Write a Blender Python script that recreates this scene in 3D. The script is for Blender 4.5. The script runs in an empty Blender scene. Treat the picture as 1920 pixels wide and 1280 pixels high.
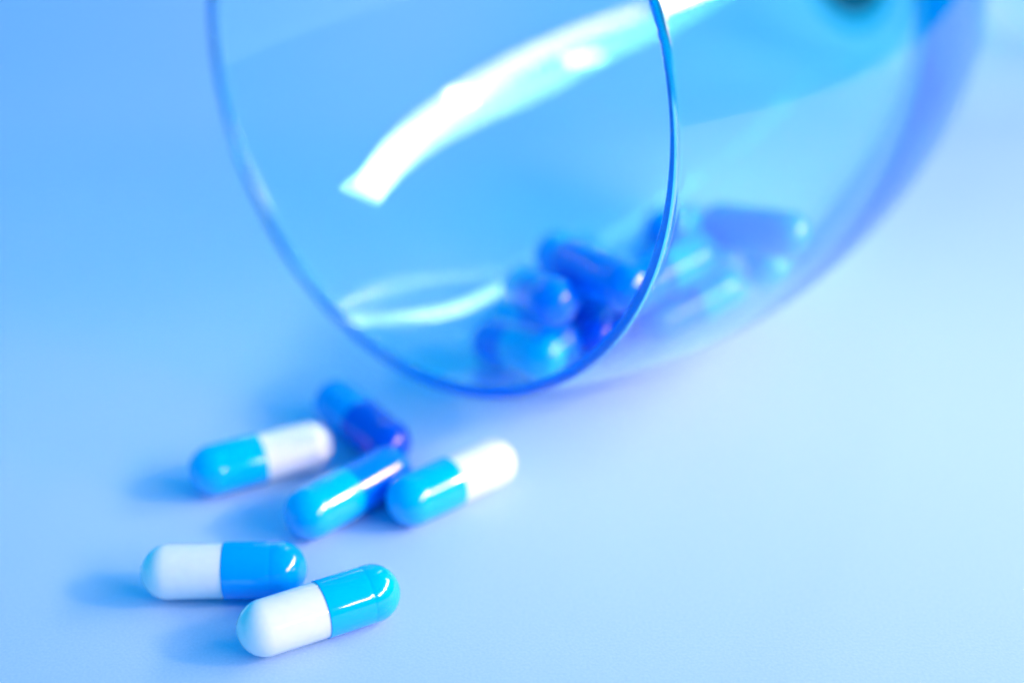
import bpy, bmesh, math, random
from mathutils import Vector, Matrix, Quaternion
import numpy as np

MM = 0.001
S = bpy.context.scene
COL = S.collection

# ------------------------------------------------------------------ camera
cd = bpy.data.cameras.new("camera")
cam = bpy.data.objects.new("camera", cd)
COL.objects.link(cam)
cam.location = (0, 0, 118.795 * MM)
cam.rotation_euler = (math.radians(90 - 28.355), 0, 0)
cd.sensor_fit = 'HORIZONTAL'
cd.sensor_width = 36
cd.lens = 2969.7 * 36 / 1920
cd.clip_start = 0.01
cd.clip_end = 50
cd.dof.use_dof = True
cd.dof.focus_distance = 0.183
cd.dof.aperture_fstop = 6.2
S.camera = cam

# ------------------------------------------------------------------ ambient light (deep blue studio air)
W = bpy.data.worlds.new("World")
S.world = W
W.use_nodes = True
bg = W.node_tree.nodes["Background"]
bg.inputs[0].default_value = (0.0, 0.49, 0.97, 1)
bg.inputs[1].default_value = 1.0

# ------------------------------------------------------------------ lamps: one long window-like softbox on the right, an added spot that makes the bright pool
KEY_COL = (1.0, 0.64, 0.46)
AIM = Vector((0.0, 0.19, 0.0))


def softbox(name, p0, p1, width, energy, color):
    ld = bpy.data.lights.new(name, 'AREA')
    ld.shape = 'RECTANGLE'
    ld.color = color
    ld.energy = energy
    lo = bpy.data.objects.new(name, ld)
    COL.objects.link(lo)
    p0, p1 = Vector(p0), Vector(p1)
    mid = (p0 + p1) / 2
    xa = (p1 - p0).normalized()
    za = mid - AIM                                   # the lamp shines along its -Z
    za = (za - za.dot(xa) * xa).normalized()
    ya = za.cross(xa)
    lo.matrix_world = Matrix.Translation(mid) @ Matrix((xa, ya, za)).transposed().to_4x4()
    ld.size = (p1 - p0).length
    ld.size_y = width


softbox("long_softbox", (0.50, -0.38, 0.30), (0.50, 0.53, 0.292), 0.074, 7.4, KEY_COL)
softbox("slim_back_softbox", (0.385, 1.02, 0.42), (0.385, 1.02, 0.95), 0.045, 0.75, (1.0, 0.85, 0.8))

sp = bpy.data.lights.new("added_pool_spot", 'SPOT')  # added spot, only there to brighten the table beside the bowl
sp.energy = 34.0
sp.color = KEY_COL
sp.spot_size = math.radians(12)
sp.spot_blend = 1.0
sp.shadow_soft_size = 0.07
so = bpy.data.objects.new("added_pool_spot", sp)
COL.objects.link(so)
so.location = (0.74, 0.08, 0.39)
so.rotation_euler = (so.location - Vector((0.036, 0.200, 0))).to_track_quat('Z', 'Y').to_euler()

# ------------------------------------------------------------------ render settings
S.view_settings.view_transform = 'Standard'
S.view_settings.look = 'None'
S.view_settings.exposure = 0
S.view_settings.gamma = 1
S.render.engine = 'CYCLES'
c = S.cycles
c.use_denoising = True
c.caustics_refractive = True
c.caustics_reflective = True
c.blur_glossy = 0.0
c.max_bounces = 64
c.transmission_bounces = 64
c.glossy_bounces = 64
c.diffuse_bounces = 4
c.sample_clamp_indirect = 0.0


# ------------------------------------------------------------------ materials
def new_mat(name):
    m = bpy.data.materials.new(name)
    m.use_nodes = True
    return m, m.node_tree, m.node_tree.nodes["Principled BSDF"]


def gelatin(name, color, rough=0.09, sss=0.0, coat=0.5):
    m, t, b = new_mat(name)
    n = t.nodes.new("ShaderNodeTexNoise")
    n.inputs["Scale"].default_value = 900
    n.inputs["Detail"].default_value = 4
    tc = t.nodes.new("ShaderNodeTexCoord")
    t.links.new(tc.outputs["Object"], n.inputs["Vector"])
    mix = t.nodes.new("ShaderNodeMix")
    mix.data_type = 'RGBA'
    mix.inputs["A"].default_value = (*color, 1)
    mix.inputs["B"].default_value = (*[v * 0.9 for v in color], 1)
    t.links.new(n.outputs["Fac"], mix.inputs["Factor"])
    t.links.new(mix.outputs["Result"], b.inputs["Base Color"])
    bump = t.nodes.new("ShaderNodeBump")
    bump.inputs["Strength"].default_value = 0.05
    bump.inputs["Distance"].default_value = 0.0001
    t.links.new(n.outputs["Fac"], bump.inputs["Height"])
    t.links.new(bump.outputs["Normal"], b.inputs["Normal"])
    b.inputs["Roughness"].default_value = rough
    b.inputs["IOR"].default_value = 1.45
    b.inputs["Coat Weight"].default_value = coat
    b.inputs["Coat Roughness"].default_value = 0.03
    if sss:
        b.inputs["Subsurface Weight"].default_value = sss
        b.inputs["Subsurface Radius"].default_value = (0.6, 1.0, 1.0)
        b.inputs["Subsurface Scale"].default_value = 0.0012
    return m


M_CYAN = gelatin("cyan gelatin", (0.0, 0.50, 0.98))
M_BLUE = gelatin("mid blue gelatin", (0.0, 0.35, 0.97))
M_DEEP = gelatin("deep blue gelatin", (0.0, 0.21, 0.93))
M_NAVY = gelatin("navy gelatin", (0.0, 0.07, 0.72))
M_WHITE = gelatin("white gelatin", (0.80, 0.86, 0.92), rough=0.12, sss=0.35)

M_GLASS, t, b = new_mat("clear glass")
b.inputs["Base Color"].default_value = (1, 1, 1, 1)
b.inputs["Roughness"].default_value = 0.0
b.inputs["IOR"].default_value = 1.5
b.inputs["Transmission Weight"].default_value = 1.0
va = t.nodes.new("ShaderNodeVolumeAbsorption")           # the faint blue of the glass itself, seen where it is thick
va.inputs["Color"].default_value = (0.0, 0.945, 1.0, 1)
va.inputs["Density"].default_value = 82.0
t.links.new(va.outputs["Volume"], t.nodes["Material Output"].inputs["Volume"])

M_STEM, t, b = new_mat("dark blue glass")
b.inputs["Base Color"].default_value = (0.0, 0.008, 0.035, 1)
b.inputs["Roughness"].default_value = 0.05
b.inputs["IOR"].default_value = 1.45
b.inputs["Transmission Weight"].default_value = 0.15

M_TABLE, t, b = new_mat("matt white tabletop")
tc = t.nodes.new("ShaderNodeTexCoord")
n1 = t.nodes.new("ShaderNodeTexNoise")
n1.inputs["Scale"].default_value = 2600
n1.inputs["Detail"].default_value = 5
t.links.new(tc.outputs["Object"], n1.inputs["Vector"])
ramp = t.nodes.new("ShaderNodeValToRGB")
ramp.color_ramp.elements[0].position = 0.3
ramp.color_ramp.elements[0].color = (0.345, 0.56, 0.86, 1)
ramp.color_ramp.elements[1].position = 0.7
ramp.color_ramp.elements[1].color = (0.395, 0.61, 0.92, 1)
t.links.new(n1.outputs["Fac"], ramp.inputs["Fac"])
t.links.new(ramp.outputs["Color"], b.inputs["Base Color"])
bp = t.nodes.new("ShaderNodeBump")
bp.inputs["Strength"].default_value = 0.25
bp.inputs["Distance"].default_value = 0.00008
t.links.new(n1.outputs["Fac"], bp.inputs["Height"])
t.links.new(bp.outputs["Normal"], b.inputs["Normal"])
b.inputs["Roughness"].default_value = 0.6
b.inputs["Specular IOR Level"].default_value = 0.25


# ------------------------------------------------------------------ helpers
def link(name, me, mat, parent=None):
    o = bpy.data.objects.new(name, me)
    COL.objects.link(o)
    if mat:
        me.materials.append(mat)
    o.parent = parent
    return o


def lathe(name, prof, seg, close=False):
    """surface of revolution about +X; prof = [(x, r)] in metres; normals follow the profile's left side"""
    vs, fs, rings = [], [], []
    for x, r in prof:
        if r < 1e-9:
            rings.append([len(vs)])
            vs.append((x, 0, 0))
        else:
            st = len(vs)
            for k in range(seg):
                a = 2 * math.pi * k / seg
                vs.append((x, r * math.cos(a), r * math.sin(a)))
            rings.append(list(range(st, st + seg)))
    for A, B in zip(rings[:-1], rings[1:]):
        for k in range(seg):
            k2 = (k + 1) % seg
            if len(A) == 1:
                fs.append((A[0], B[k2], B[k]))
            elif len(B) == 1:
                fs.append((A[k], A[k2], B[0]))
            else:
                fs.append((A[k], A[k2], B[k2], B[k]))
    me = bpy.data.meshes.new(name)
    me.from_pydata(vs, [], fs)
    me.update()
    for p in me.polygons:
        p.use_smooth = True
    return me


# ------------------------------------------------------------------ the setting: the white tabletop
bm = bmesh.new()
X0, X1, Y0, Y1, T = -0.34, 0.34, -0.12, 0.52, 0.012
bmesh.ops.create_cube(bm, size=1, matrix=Matrix.Translation(((X0 + X1) / 2, (Y0 + Y1) / 2, -T / 2)) @ Matrix.Diagonal((X1 - X0, Y1 - Y0, T, 1)))
bmesh.ops.bevel(bm, geom=bm.edges[:], offset=0.003, segments=2, affect='EDGES')
me = bpy.data.meshes.new("tabletop")
bm.to_mesh(me)
bm.free()
tb = link("tabletop", me, M_TABLE)
tb["kind"] = "structure"
tb["label"] = "matt pale blue tabletop the glass and the capsules lie on"


# ------------------------------------------------------------------ the capsules
RC, RB, HL = 3.5, 3.37, 6.593            # cap radius, body radius, half distance of the dome centres (mm)


def dome(cx, r, sgn, n=14):
    return [(cx + sgn * r * math.sin(a), r * math.cos(a)) for a in [math.pi / 2 * i / n for i in range(n + 1)]]


def capsule_meshes():
    # body points to -X, cap to +X, joint a little before the middle
    j = 0.15
    bodyp = [(x, r) for x, r in reversed(dome(-HL, RB, -1))]
    bodyp += [(-HL + 0.8, RB), (-3, RB), (j + 0.6, RB)]
    capp = [(j + 0.5, RB - 0.02), (j + 0.05, RB + 0.01), (j, RC - 0.05), (j + 0.05, RC - 0.01), (j + 0.15, RC), (2.5, RC), (HL - 1.3, RC),
            (HL - 1.0, RC - 0.008), (HL - 0.85, RC - 0.035), (HL - 0.7, RC - 0.04), (HL - 0.55, RC - 0.012), (HL - 0.4, RC)]
    capp += dome(HL, RC, 1)
    f = lambda p: [(x * MM, max(r, 0) * MM) for x, r in p]
    return lathe("capsule_body", f(bodyp), 64), lathe("capsule_cap", f(capp), 64)


MESH = {}


def capsule(body_end, cap_end, mb, mc, label, group, roll=0.0):
    A, B = Vector(body_end) * MM, Vector(cap_end) * MM
    e = bpy.data.objects.new("capsule", None)
    COL.objects.link(e)
    e.empty_display_size = 0.005
    e.location = (A + B) / 2
    e.rotation_mode = 'QUATERNION'
    e.rotation_quaternion = (B - A).to_track_quat('X', 'Z') @ Quaternion((1, 0, 0), roll)
    for kind, mat in (("body", mb), ("cap", mc)):
        k = (kind, mat.name)
        if k not in MESH:
            m1, m2 = capsule_meshes()
            MESH[k] = m1 if kind == "body" else m2
            MESH[k].materials.append(mat)
        o = bpy.data.objects.new(kind, MESH[k])
        COL.objects.link(o)
        o.parent = e
    e["label"], e["category"], e["group"] = label, "capsule", group
    return e


def flat(x, y, deg):
    t = math.radians(deg)
    return ((x - HL * math.cos(t), y - HL * math.sin(t), RC), (x + HL * math.cos(t), y + HL * math.sin(t), RC))


OUT = "capsules spilled on the table"
INS = "capsules left inside the glass"
a, b_ = flat(-22.49, 147.71, 28.43)
capsule(a, b_, M_WHITE, M_CYAN, "nearest capsule, white half to the left and bright cyan half up to the right", OUT, 0.3)
a, b_ = flat(-34.87, 155.39, 1.96)
capsule(a, b_, M_WHITE, M_BLUE, "white and mid blue capsule lying level just behind the nearest one", OUT, 1.0)
a, b_ = flat(-33.75, 180.59, 26.85)
capsule(b_, a, M_WHITE, M_CYAN, "capsule with blue half left and white half touching the dark blue one", OUT, 2.0)
a, b_ = flat(-21.19, 172.51, 46.72)
capsule(b_, a, M_DEEP, M_CYAN, "capsule with cyan half in front and deep blue half behind, between two white-ended ones", OUT, 0.7)
a, b_ = flat(-7.81, 174.95, 39.95)
capsule(b_, a, M_WHITE, M_CYAN, "rightmost loose capsule, cyan half left and glaring white end right", OUT, 1.7)
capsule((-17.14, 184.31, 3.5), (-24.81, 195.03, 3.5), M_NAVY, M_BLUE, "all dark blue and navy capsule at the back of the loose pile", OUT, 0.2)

G = {
 'G1': ((-2.54, 204.6, 8.31), (4.2, 193.88, 11.96)), 'G2': ((-0.18, 214.52, 6.96), (6.45, 203.25, 8.62)),
 'G3': ((6.96, 211.41, 19.15), (9.34, 213.19, 6.32)), 'G11': ((11.55, 231.45, 9.36), (13.47, 218.86, 6.04)),
 'G4': ((20.68, 206.22, 10.94), (31.46, 213.65, 12.56)), 'G5': ((19.76, 223.74, 6.13), (23.57, 236.3, 7.38)),
 'G6': ((24.45, 230.95, 14.7), (32.63, 240.14, 9.96)), 'G7': ((30.45, 216.9, 21.5), (39.17, 207.41, 24.26)),
 'G8': ((38.2, 214.39, 15.46), (38.44, 227.09, 11.96)), 'G9': ((12.82, 206.19, 8.36), (20.49, 216.85, 7.24)),
 'G10': ((26.44, 211.3, 18.9), (15.72, 203.82, 17.29)), 'G12': ((25.69, 217.34, 15.4), (31.6, 228.62, 12.07)),
 'G13': ((8.8, 201.82, 22.53), (15.12, 190.42, 24.45)), 'G16': ((1.99, 203.71, 17.28), (5.6, 191.76, 21.52))}
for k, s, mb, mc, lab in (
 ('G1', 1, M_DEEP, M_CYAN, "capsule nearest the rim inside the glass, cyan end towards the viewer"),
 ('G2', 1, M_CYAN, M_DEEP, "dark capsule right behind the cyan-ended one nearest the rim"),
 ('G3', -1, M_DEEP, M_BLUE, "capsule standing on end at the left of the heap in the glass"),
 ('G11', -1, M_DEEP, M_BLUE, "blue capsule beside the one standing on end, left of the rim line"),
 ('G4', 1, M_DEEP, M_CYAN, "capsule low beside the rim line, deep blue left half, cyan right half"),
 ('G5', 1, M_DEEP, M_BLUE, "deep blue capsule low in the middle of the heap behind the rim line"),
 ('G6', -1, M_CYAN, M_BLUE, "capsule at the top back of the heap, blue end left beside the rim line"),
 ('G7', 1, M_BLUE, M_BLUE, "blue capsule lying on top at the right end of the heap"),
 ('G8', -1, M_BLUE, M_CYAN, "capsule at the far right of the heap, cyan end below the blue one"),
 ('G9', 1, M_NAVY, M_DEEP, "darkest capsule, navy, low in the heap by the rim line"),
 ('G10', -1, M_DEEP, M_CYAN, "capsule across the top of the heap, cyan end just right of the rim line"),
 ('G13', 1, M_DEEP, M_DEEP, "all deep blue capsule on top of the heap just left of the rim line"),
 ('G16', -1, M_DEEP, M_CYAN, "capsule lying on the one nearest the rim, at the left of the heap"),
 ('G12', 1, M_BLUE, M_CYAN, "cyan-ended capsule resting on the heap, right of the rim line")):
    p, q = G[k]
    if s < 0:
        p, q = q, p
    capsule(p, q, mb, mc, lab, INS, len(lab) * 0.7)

# ------------------------------------------------------------------ the glass lying on its side
C0 = Vector((-12.851, 196.838, 49.80)) * MM      # centre of the mouth
AZ, TILT = 0.83208, -0.038259
KN = [42.779, 46.34031486, 47.63438605, 48.03529956, 45.16764406, 42.1980205, 36.73111102]
L = 88.441


def spline(xs, ys, xq):
    n = len(xs)
    A = np.eye(n)
    B = np.zeros(n)
    for i in range(1, n - 1):
        h0, h1 = xs[i] - xs[i - 1], xs[i + 1] - xs[i]
        A[i, i - 1:i + 2] = [h0, 2 * (h0 + h1), h1]
        B[i] = 6 * ((ys[i + 1] - ys[i]) / h1 - (ys[i] - ys[i - 1]) / h0)
    m = np.linalg.solve(A, B)
    i = np.clip(np.searchsorted(xs, xq, side='right') - 1, 0, n - 2)
    h = (xs[i + 1] - xs[i])
    u, v = xs[i + 1] - xq, xq - xs[i]
    return (m[i] * u**3 + m[i + 1] * v**3) / (6 * h) + (ys[i] / h - m[i] * h / 6) * u + (ys[i + 1] / h - m[i + 1] * h / 6) * v


# outer profile as a smooth arc-length curve through (t, r)
OP = [(0, 42.8), (29.5, 47.75), (59, 45.5), (86, 36.9), (102, 27.6), (112.5, 16.5), (118, 9.6), (124, 6.2), (133, 4.8), (150, 4.1)]
# inner profile
IP = [(0, 41.1), (29.5, 46.35), (58.4, 43.2), (81, 33.4), (94, 24.2), (102, 12.8), (104.2, 0.0)]


def curve(pts, n):
    p = np.array(pts, float)
    s = np.concatenate([[0], np.cumsum(np.hypot(*np.diff(p, axis=0).T))])
    q = np.linspace(0, s[-1], n)
    return spline(s, p[:, 0], q), spline(s, p[:, 1], q)


ox, orr = curve(OP, 170)
ix, ir = curve(IP + [(t_, -r_) for t_, r_ in reversed(IP[:-1])], 320)
k = ir > 0.3
last = np.argmax(~k)
ix, ir = ix[:last], ir[:last]

glass = bpy.data.objects.new("wine_glass", None)
COL.objects.link(glass)
glass.location = C0
ax = Vector((math.cos(AZ) * math.cos(TILT), math.sin(AZ) * math.cos(TILT), math.sin(TILT)))
glass.rotation_mode = 'QUATERNION'
glass.rotation_quaternion = ax.to_track_quat('X', 'Z')
glass["label"] = "large clear balloon wine glass lying on its side, mouth towards the viewer"
glass["category"] = "wine glass"

to = [(x, r) for x, r in zip(ox, orr)]
ti = [(x, r) for x, r in zip(ix, ir)]
# rim: rounded lip joining the inner and outer walls over the first 2 mm
CUT = 2.0
oc = [p for p in to if p[0] > CUT]
ic = [p for p in ti if p[0] > CUT]
o0 = (CUT, float(np.interp(CUT, ox, orr)))
i0 = (CUT, float(np.interp(CUT, ix[:60], ir[:60])))
mo = (0.75, float(np.interp(0.75, ox, orr)))
mi = (0.75, float(np.interp(0.75, ix[:60], ir[:60])))
cx, cr, hw = 0.75, (mo[1] + mi[1]) / 2, (mo[1] - mi[1]) / 2
lip = [i0, (1.5, float(np.interp(1.5, ix[:60], ir[:60])))]
lip += [(cx - 0.75 * math.sin(a), cr - hw * math.cos(a)) for a in [math.pi * i / 16 for i in range(17)]]
lip += [(1.5, float(np.interp(1.5, ox, orr))), o0]
SC = lambda P: [(x * MM, r * MM) for x, r in P]
SEG = 256


def glass_part(name, prof, mat=M_GLASS):
    return link(name, lathe(name, SC(prof), SEG), mat, glass)


# the bowl: one closed solid, inner wall (bottom to mouth), lip, outer wall (mouth to stem), closed inside the stem
bowl_out = [p for p in oc if p[0] <= 116.5]
r_end = bowl_out[-1][1]
bowl = [(104.2, 0.0)] + list(reversed(ic)) + lip + bowl_out + [(bowl_out[-1][0], 0.0)]
glass_part("bowl", bowl)
stem = [(bowl_out[-1][0] + 0.02, 0.0), (bowl_out[-1][0] + 0.02, r_end - 0.05)] + [p for p in oc if p[0] > 116.7]
stem += [(170, 3.9), (200, 4.0), (214, 4.6), (221, 6.6), (225, 10.0), (225, 0)]
glass_part("stem", stem, M_STEM)["label"] = "dark blue glass stem"
FR = 41.0
foot = [(225.02, 0), (225.02, 10.0), (226.4, 16), (227.4, 24), (228.1, 32), (228.5, FR - 1.2), (228.8, FR - 0.4), (229.4, FR), (230.0, FR - 0.4), (230.3, FR - 1.2),
        (230.2, 30), (229.4, 18), (228.9, 8), (228.8, 0)]
glass_part("foot", foot)
